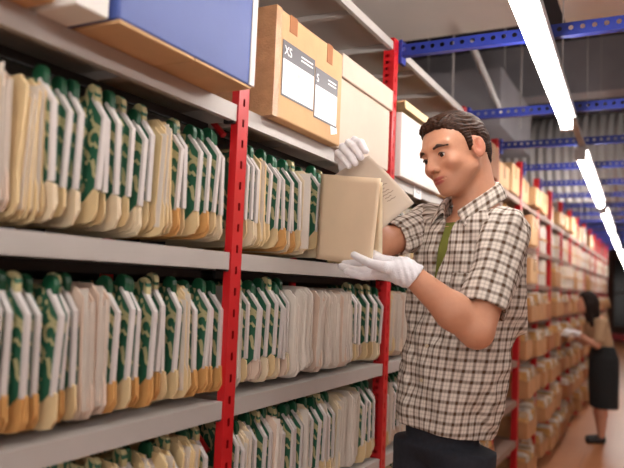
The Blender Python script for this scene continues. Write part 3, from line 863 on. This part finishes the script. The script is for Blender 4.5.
# ---------------- shirt
def folds(P):
    z = P[:, 2]
    q = np.stack([P[:, 0]+.35*z, P[:, 1], z*.38], 1)
    n = .0100*vnoise(q, .055, 1)+.0055*vnoise(q, .026, 4)
    q2 = np.stack([P[:, 0]-.5*z, P[:, 1], z*.9], 1)
    return n+.004*vnoise(q2, .045, 8)*np.clip((1.42-z)/.1, 0, 1)
def shirt(P):
    d, f, s = col_sdf(P); z = P[:, 2]; d = -su(-d, -(z-1.59), .02)
    sh = rc(P, tuple(NB+A_(0, 0, -.036)), tuple(shL+A_(-.01, .01, .004)), .070, .058); sh = su(sh, rc(P, tuple(NB+A_(0, 0, -.036)), tuple(shR), .070, .060), .03)
    d = su(d, sh, .04)
    d = d+folds(P)
    hem = 1.020-.10*(P[:, 0]-.385)
    d = np.maximum(d, hem-z)
    d = np.maximum(d, -np.maximum(col_sdf(P, -.012)[0]+folds(P), z-1.10))         # hollow at the hem
    # open neck and parted front
    ang0 = np.interp(z, [1.28, 1.38, 1.5, 1.6], [-.060, -.036, -.006, .006])
    w = np.interp(z, [1.38, 1.41, 1.46, 1.56, 1.62], [-.002, .008, .013, .022, .034])
    slot = np.maximum(np.abs(s-ang0)-w, np.maximum(-(f-.03), 1.39-z))
    d = ss(d, slot, .004)
    d = np.maximum(d, -rc(P, tuple(NB+TF*.035+A_(0, 0, -.05)), tuple(NB+TF*.02+A_(-.012, 0, .12)), .050, .068))
    return d
def shirt_uv(V):
    _, f, s = col_sdf(V); return np.stack([np.arctan2(s, f)*.165, V[:, 2]], 1)
sh_o = surf('shirt', shirt, (.20, 1.64, .98), (.64, 2.12, 1.70), .005, M['plaid'], man, MO, uv=shirt_uv)
def tee(P):
    d, f, s = col_sdf(P, -.021)
    d = su(d, rc(P, tuple(NB), (.43, 1.868, 1.50), .066, .09), .03)
    d = np.maximum(d, np.maximum(np.abs(s)-.07, -f)); d = np.maximum(d, 1.33-P[:, 2]); d = np.maximum(d, P[:, 2]-1.585+.0*f)
    return d
surf('undershirt', tee, (.22, 1.68, 1.08), (.60, 2.06, 1.62), .005, M['olive'], man, MO)
def sleeve(a, e, t, r0, r1, seed):
    ax = norm(e-a); L = np.linalg.norm(e-a)*t
    u = norm(np.cross(ax, A_(0, 0, 1) if abs(ax[2]) < .9 else TF)); v = np.cross(ax, u)
    def f(P):
        q = P-a; l = q @ ax
        tt = np.clip(l/L, 0, 1); rad = r0+(r1-r0)*tt
        d = np.linalg.norm(q-np.clip(l, 0, None)[:, None]*ax, axis=1)-rad
        qq = np.stack([q @ u, q @ v, l*.5], 1)
        d = d+.0085*vnoise(qq, .038, seed)+.0045*vnoise(qq, .020, seed+1)
        d = np.maximum(d, l-L)
        core = np.linalg.norm(q-l[:, None]*ax, axis=1)-(rad-.007)
        d = np.maximum(d, -np.maximum(core, L-.03-l))
        return d
    def uv(V):
        q = V-a; return np.stack([np.arctan2(q @ v, q @ u)*.058, q @ ax], 1)
    c = a+ax*L*.5
    return surf('sleeve', f, c-.19, c+.19, .0045, M['plaid'], sh_o, MO, uv=uv)
sleeve(shL+A_(-.004, .006, .006), elL, .80, .065, .057, 21)
sleeve(shR, elR, .74, .064, .054, 31)
# collar: a folded leaf running from the nape down to two points, open at the front
def collar():
    top = [(-.066, 0, 1.714), (-.046, .036, 1.706), (-.01, .062, 1.694), (.035, .064, 1.668), (.072, .047, 1.640), (.094, .024, 1.618)]
    mid = [(-.076, 0, 1.716), (-.054, .048, 1.706), (-.006, .076, 1.690), (.042, .078, 1.662), (.082, .060, 1.630), (.104, .036, 1.604)]
    bot = [(-.094, 0, 1.672), (-.068, .066, 1.664), (-.004, .096, 1.648), (.050, .094, 1.618), (.092, .078, 1.588), (.112, .066, 1.560)]
    def side(rows, sg): return [NB*A_(1, 1, 0)+TF*f+TS*s_*sg+A_(0, 0, z) for f, s_, z in rows]
    rows = []
    for r_ in (top, mid, bot): rows.append(side(r_, -1)[:0:-1]+side(r_, 1))
    n = len(rows[0]); V_ = []; F_ = []
    inner = [p-A_(0, 0, .03) for p in rows[0]]
    alls = [inner, rows[0], rows[1], [a_*.5+b_*.5+A_(0, 0, .004) for a_, b_ in zip(rows[1], rows[2])], rows[2]]
    for rw in alls: V_ += [tuple(p-MO) for p in rw]
    for j in range(len(alls)-1):
        for i in range(n-1): k = j*n+i; F_.append((k, k+1, k+n+1, k+n))
    me = bpy.data.meshes.new('collar'); me.from_pydata(V_, [], F_); me.materials.append(M['plaid'])
    uvl = me.uv_layers.new(name='UVMap')
    for p in me.polygons:
        p.use_smooth = True
        for li in p.loop_indices:
            vi = me.loops[li].vertex_index; uvl.data[li].uv = ((vi % n)*.036, [-.03, 0, .012, .034, .056][vi//n])
    o = bpy.data.objects.new('collar', me); COL.objects.link(o); o.parent = sh_o
    m = o.modifiers.new('u', 'SUBSURF'); m.levels = m.render_levels = 2
    m = o.modifiers.new('s', 'SOLIDIFY'); m.thickness = .003; m.offset = 0
collar()
# chest pocket (left breast) and buttons
def on_chest(s, z, off=.0):
    lo, hi = 0., .2
    for _ in range(24):
        m = (lo+hi)/2; cx = np.interp(z, zc, cxx); c = A_(cx, np.interp(z, zc, cyy_), z)
        p = c+TS*s+TF*m
        if shirt(p[None])[0] < 0: lo = m
        else: hi = m
    return p+TF*off
def patch(name, s0, s1, z0, z1, m, th=.003, uvs=True):
    n = 10; vs = []; fs = []
    for j in range(n+1):
        for i in range(n+1):
            s = s0+(s1-s0)*i/n; z = z0+(z1-z0)*j/n
            if j == 0: z += abs(i/n-.5)*.03
            vs.append(tuple(on_chest(s, z, .0025)-MO))
    for j in range(n):
        for i in range(n): k = j*(n+1)+i; fs.append((k, k+1, k+n+2, k+n+1))
    me = bpy.data.meshes.new(name); me.from_pydata(vs, [], fs); me.materials.append(m)
    u = me.uv_layers.new(name='UVMap')
    for p in me.polygons:
        p.use_smooth = True
        for li in p.loop_indices:
            vi = me.loops[li].vertex_index; u.data[li].uv = (s0+(s1-s0)*(vi % (n+1))/n+.006, z0+(z1-z0)*(vi//(n+1))/n+.004)
    o = bpy.data.objects.new(name, me); COL.objects.link(o); o.parent = sh_o
    mo = o.modifiers.new('s', 'SOLIDIFY'); mo.thickness = th; mo.offset = 0
    return o
patch('pocket', .050, .135, 1.33, 1.445, M['plaid'])
for z in (1.25, 1.16, 1.08):
    p = on_chest(.004, z, .002)-MO; mb = MB(); mb.tube([p-TF*.002, p+TF*.0015], .005, 12); mb.build('button', M['button'], sh_o)
# ---------------- jeans and shoes
def jeans(P):
    d = None
    for s, fy in ((1, .02), (-1, -.02)):
        hip = A_(.380, 1.872, .98)+TS*s*.085; kn = A_(.395, 1.875, .52)+TS*s*.10+TF*(.03+fy); an = A_(.405, 1.88, .07)+TS*s*.11+TF*fy
        e = su(rc(P, hip, kn, .076, .062), rc(P, kn, an, .062, .048), .02); d = e if d is None else su(d, e, .03)
    d = su(d, ell(P, (.376, 1.872, 1.02), (.098, .09, .10)), .04)
    d = d+.005*vnoise(P*A_(1, 1, .6), .05, 12)
    d = np.maximum(d, np.where(P[:, 2] > .99, col_sdf(P, -.022)[0], -1.))
    return np.maximum(np.maximum(d, P[:, 2]-1.09), .035-P[:, 2])
surf('jeans', jeans, (.18, 1.65, .02), (.62, 2.12, 1.11), .009, M['denim'], man, MO)
for s, fy in ((1, .02), (-1, -.02)):
    an = A_(.405, 1.88, .0)+TS*s*.11+TF*fy
    def shoe(P):
        d = rc(P, an+A_(0, 0, .04)-TF*.04, an+TF*.15+A_(0, 0, .034), .042, .036); d = su(d, rc(P, an+A_(0, 0, .05), an+A_(0, 0, .09), .042, .045), .03)
        return np.maximum(d, -P[:, 2])
    c = an+TF*.06
    surf('shoe', shoe, (c[0]-.2, c[1]-.2, -.01), (c[0]+.2, c[1]+.2, .14), .007, M['shoe'], man, MO)
# ---------------- gloves
def fingers(P, d, fs, k=.0035):
    for pts, rs in fs: d = su(d, chain(P, pts, rs, .003), k)
    return d
def gloveL(P):
    # wrist cuff, palm up under the folder, thumb in front of it, four fingers behind and below
    d = rc(P, (.250, 1.628, 1.428), (.226, 1.636, 1.440), .0335, .0330)
    pm = rc(P, (.222, 1.640, 1.434), (.170, 1.700, 1.436), .024, .017)
    pm = su(pm, rc(P, (.226, 1.650, 1.452), (.172, 1.735, 1.470), .022, .015), .02)
    d = su(d, pm, .018)
    d = fingers(P, d, [
        ([(.176, 1.742, 1.478), (.150, 1.778, 1.492), (.128, 1.810, 1.492), (.110, 1.835, 1.488)], [.0115, .0105, .0100, .0088]),
        ([(.172, 1.733, 1.458), (.140, 1.775, 1.462), (.112, 1.815, 1.462), (.092, 1.845, 1.461)], [.0118, .0108, .0100, .0090]),
        ([(.166, 1.722, 1.440), (.132, 1.762, 1.440), (.104, 1.797, 1.445), (.082, 1.828, 1.452)], [.0115, .0104, .0097, .0086]),
        ([(.162, 1.700, 1.428), (.134, 1.730, 1.425), (.112, 1.760, 1.430), (.096, 1.785, 1.438)], [.0105, .0095, .0088, .0078])])
    d = fingers(P, d, [([(.222, 1.628, 1.444), (.186, 1.630, 1.447), (.150, 1.680, 1.457), (.112, 1.752, 1.480)], [.017, .0150, .0118, .0100])], .008)
    wr = .0012*np.sin(P[:, 0]*420+P[:, 2]*120)*np.clip((P[:, 0]-.19)/.03, 0, 1)
    d = d+wr+.0008*vnoise(P, .01, 3)
    cut = (P-A_(.254, 1.622, 1.426)) @ norm((1, -.05, -.72))
    return np.maximum(d, cut)
surf('glove', gloveL, (.06, 1.57, 1.38), (.30, 1.87, 1.52), .0028, M['glove'], man, MO)
def gloveR(P):
    d = rc(P, (.104, 1.910, 1.706), (.100, 1.908, 1.730), .029, .027)
    pm = rc(P, (.102, 1.905, 1.735), (.100, 1.888, 1.774), .020, .016); pm = su(pm, rc(P, (.092, 1.915, 1.735), (.074, 1.904, 1.764), .018, .014), .02)
    d = su(d, pm, .015)
    F = [([(.108, 1.888, 1.778), (.108, 1.858, 1.806), (.1225, 1.812, 1.790), (.1355, 1.795, 1.764)], [.0108, .0108, .0106, .0092]),
         ([(.094, 1.894, 1.778), (.092, 1.866, 1.800), (.1070, 1.822, 1.778), (.1240, 1.803, 1.748)], [.0112, .0112, .0108, .0094]),
         ([(.078, 1.900, 1.772), (.077, 1.874, 1.790), (.0930, 1.836, 1.762), (.1100, 1.814, 1.733)], [.0110, .0108, .0104, .0090]),
         ([(.064, 1.905, 1.760), (.064, 1.884, 1.774), (.0790, 1.850, 1.750), (.0930, 1.830, 1.727)], [.0102, .0098, .0094, .0082])]
    d = fingers(P, d, F)
    d = fingers(P, d, [([(.110, 1.905, 1.735), (.128, 1.880, 1.735), (.134, 1.852, 1.734)], [.013, .0118, .0100])], .006)
    return d+.0008*vnoise(P, .01, 5)
surf('glove', gloveR, (.01, 1.75, 1.66), (.18, 1.97, 1.84), .0025, M['glove'], man, MO)
# ---------------- what he holds
def sheet_mesh(name, C4, m, th, bow=0., sag=0., parent=None, n=14, rounded=0, tabx=None):
    """C4: corners TL,TR,BR,BL in the person frame -> thin solid sheet with real thickness"""
    TL, TR, BR, BL = [A_(*c) for c in C4]; nr = norm(np.cross(TR-TL, BL-TL)); vs = []; fs = []
    for j in range(n+1):
        for i in range(n+1):
            u, v = i/n, j/n; p = (TL*(1-u)+TR*u)*(1-v)+(BL*(1-u)+BR*u)*v
            vs.append(tuple(p+nr*(bow*math.sin(PI*u)+sag*math.sin(PI*v)*u)))
    for j in range(n):
        for i in range(n): k = j*(n+1)+i; fs.append((k, k+1, k+n+2, k+n+1))
    me = bpy.data.meshes.new(name); me.from_pydata(vs, [], fs); me.materials.append(m)
    for p in me.polygons: p.use_smooth = True
    o = bpy.data.objects.new(name, me); COL.objects.link(o)
    if parent: o.parent = parent
    mo = o.modifiers.new('s', 'SOLIDIFY'); mo.thickness = th; mo.offset = 0
    return o
fe = frame_empty('open_folder', 0, 0)
tag(fe, 'tan manila folder held open in the mans gloved hands', 'folder')
sheet_mesh('front_cover', [(.020, 1.945, 1.722), (.172, 1.722, 1.680), (.156, 1.728, 1.452), (.015, 1.945, 1.474)], M['folder'], .0012, bow=.006, parent=fe)
sheet_mesh('back_cover', [(.026, 1.962, 1.715), (.177, 1.734, 1.672), (.184, 1.735, 1.462), (.020, 1.962, 1.476)], M['man3'], .0012, bow=.004, parent=fe)
se = frame_empty('paper_sheet', 0, 0)
s_ = sheet_mesh('paper', [(.054, 1.918, 1.713), (.146, 1.815, 1.757), (.262, 1.735, 1.620), (.176, 1.752, 1.545)], M['sheet'], .0009, bow=-.004, sag=.01, parent=se)
tag(se, 'greyish worn sheet lifted out of the folder by the upper glove', 'paper')
mb = MB(); TLq, TRq, BRq, BLq = [A_(*c) for c in ((.054, 1.918, 1.713), (.146, 1.815, 1.757), (.262, 1.735, 1.620), (.176, 1.752, 1.545))]
nq = norm(np.cross(TRq-TLq, BLq-TLq)); nq = nq if nq[1] < 0 else -nq
def on_sheet(u, v):
    nr = norm(np.cross(TRq-TLq, BLq-TLq)); return (TLq*(1-u)+TRq*u)*(1-v)+(BLq*(1-u)+BRq*u)*v+nr*(-.004*math.sin(PI*u)+.01*math.sin(PI*v)*u)+nq*.0008
for k in range(8):
    v0 = .40+.05*k; u1 = .74+.05*((k*7) % 3); q = [on_sheet(a_, v0+.006*math.sin(a_*60+k)) for a_ in np.linspace(.58, u1, 9)]
    mb.tube(q, .0007, 5)
mb.build('handwriting', M['ink'], se)
# ================================================================== the woman far down the aisle
WO = A_(2.835, 6.6, 0)
wm = frame_empty('person', WO[0], WO[1])
tag(wm, 'dark-haired woman in beige blouse and dark skirt reaching into the far shelves', 'person')
hc = A_(2.705, 6.6, 1.325)
def wbody(P):
    d = ell(P, hc, (.078, .066, .098)); d = su(d, ell(P, hc+A_(-.055, 0, -.045), (.03, .04, .05)), .02)
    d = su(d, sph(P, hc+A_(-.085, 0, -.012), .013), .012)
    d = su(d, rc(P, hc+A_(.02, 0, -.06), (2.80, 6.6, 1.18), .042, .05), .02)
    d = su(d, rc(P, (2.82, 6.6, 1.12), (2.87, 6.6, .86), .09, .09), .04)
    for s in (-1, 1):
        sh = A_(2.80, 6.6+s*.13, 1.15); el = A_(2.75, 6.6+s*.15, .93); wr = A_(2.60, 6.6+s*.08, 1.03)
        d = su(d, rc(P, sh, el, .043, .034), .02); d = su(d, rc(P, el, wr, .032, .023), .01)
        hp = A_(2.87, 6.6+s*.07, .80); kn = A_(2.85, 6.6+s*.06, .42); an = A_(2.86+.02*s, 6.6+s*.05, .06)
        d = su(d, rc(P, hp, kn, .08, .05), .02); d = su(d, rc(P, kn, kn*.6+an*.4, .048, .048), .02); d = su(d, rc(P, kn*.6+an*.4, an, .048, .030), .02)
    return d
surf('body', wbody, (2.48, 6.3, .0), (3.0, 6.9, 1.48), .011, M['skin'], wm, WO, col=lambda V: np.tile(A_(*srgb(206, 150, 124)), (len(V), 1)))
def whair(P):
    d = ell(P, hc+A_(.016, 0, .016), (.095, .084, .108)); d = su(d, rc(P, hc+A_(.035, 0, .0), (2.80, 6.6, 1.06), .085, .055), .04); d = su(d, rc(P, hc+A_(.0, -.06, -.02), (2.72, 6.52, 1.12), .04, .025), .03)
    d = d+.006*vnoise(P*A_(1, 1, .3), .02, 1)
    return np.maximum(d, -(P[:, 0]-2.655+.25*(P[:, 2]-1.36)))
surf('hair', whair, (2.55, 6.4, .95), (3.0, 6.8, 1.50), .009, M['whair'], wm, WO)
def blouse(P):
    d = rc(P, (2.815, 6.6, 1.13), (2.875, 6.6, .88), .105, .10)
    for s in (-1, 1): d = su(d, rc(P, (2.805, 6.6+s*.12, 1.15), (2.765, 6.6+s*.15, .99), .055, .05), .03)
    return np.maximum(np.maximum(d+.005*vnoise(P, .05), .88-P[:, 2]), P[:, 2]-1.19)
surf('blouse', blouse, (2.62, 6.35, .84), (3.02, 6.85, 1.24), .01, M['beige'], wm, WO)
def skirt(P):
    z = P[:, 2]; r = np.interp(z, [.32, .6, .80, .92], [.125, .135, .135, .10]); d = np.hypot(P[:, 0]-np.interp(z, [.32, .92], [2.885, 2.872]), (P[:, 1]-6.6)*.85)-r
    return np.maximum(np.maximum(d+.006*vnoise(P*A_(1, 1, .2), .05), .33-z), z-.92)
surf('skirt', skirt, (2.68, 6.38, .28), (3.08, 6.82, .96), .01, M['skirt'], wm, WO)
for s in (-1, 1):
    def sh(P): return np.maximum(rc(P, (2.87+.02*s, 6.6+s*.05, .03), (2.74+.02*s, 6.6+s*.055, .022), .036, .03), .0-P[:, 2])
    surf('shoe', sh, (2.68, 6.45, -.01), (2.96, 6.75, .08), .008, M['shoe'], wm, WO)
    w = A_(2.60, 6.6+s*.08, 1.03)
    def gl(P):
        d = rc(P, w+A_(.03, 0, -.02), w, .027, .026); d = su(d, rc(P, w, w+A_(-.05, -s*.01, .02), .026, .022), .01)
        return fingers(P, d, [([w+A_(-.05, (i-1.5)*.016, .022), w+A_(-.085, (i-1.5)*.018, .012+.004*i), w+A_(-.11, (i-1.5)*.018, -.008)], [.0095, .009, .008]) for i in range(4)]+
                       [([w+A_(-.02, -s*.02, .0), w+A_(-.06, -s*.034, -.012)], [.011, .009])])
    surf('glove', gl, (2.44, 6.38, .96), (2.68, 6.82, 1.12), .006, M['glove'], wm, WO)
pe = frame_empty('paper_bundle', 0, 0); mb = MB()
for k in range(6): mb.box(-.10, .10, -.11, .11, k*.006, k*.006+.004, 0, Matrix.Translation((2.435, 6.6, 1.005)) @ Matrix.Rotation(.12*math.sin(k*2), 4, 'Z') @ Matrix.Rotation(.1, 4, 'Y'))
mb.build('sheets', M['paper'], pe)
tag(pe, 'white papers the far woman is pulling from the shelf', 'papers')
# ================================================================== light
wd = bpy.data.worlds.new('hall'); SC.world = wd; wd.use_nodes = True
bg = wd.node_tree.nodes['Background']; bg.inputs[0].default_value = (1, .93, .88, 1); bg.inputs[1].default_value = .75
SC.view_settings.view_transform = 'Standard'; SC.view_settings.look = 'None'
SC.view_settings.exposure = .95; SC.view_settings.gamma = 1
SC.view_settings.use_curve_mapping = False
SC.render.film_transparent = False
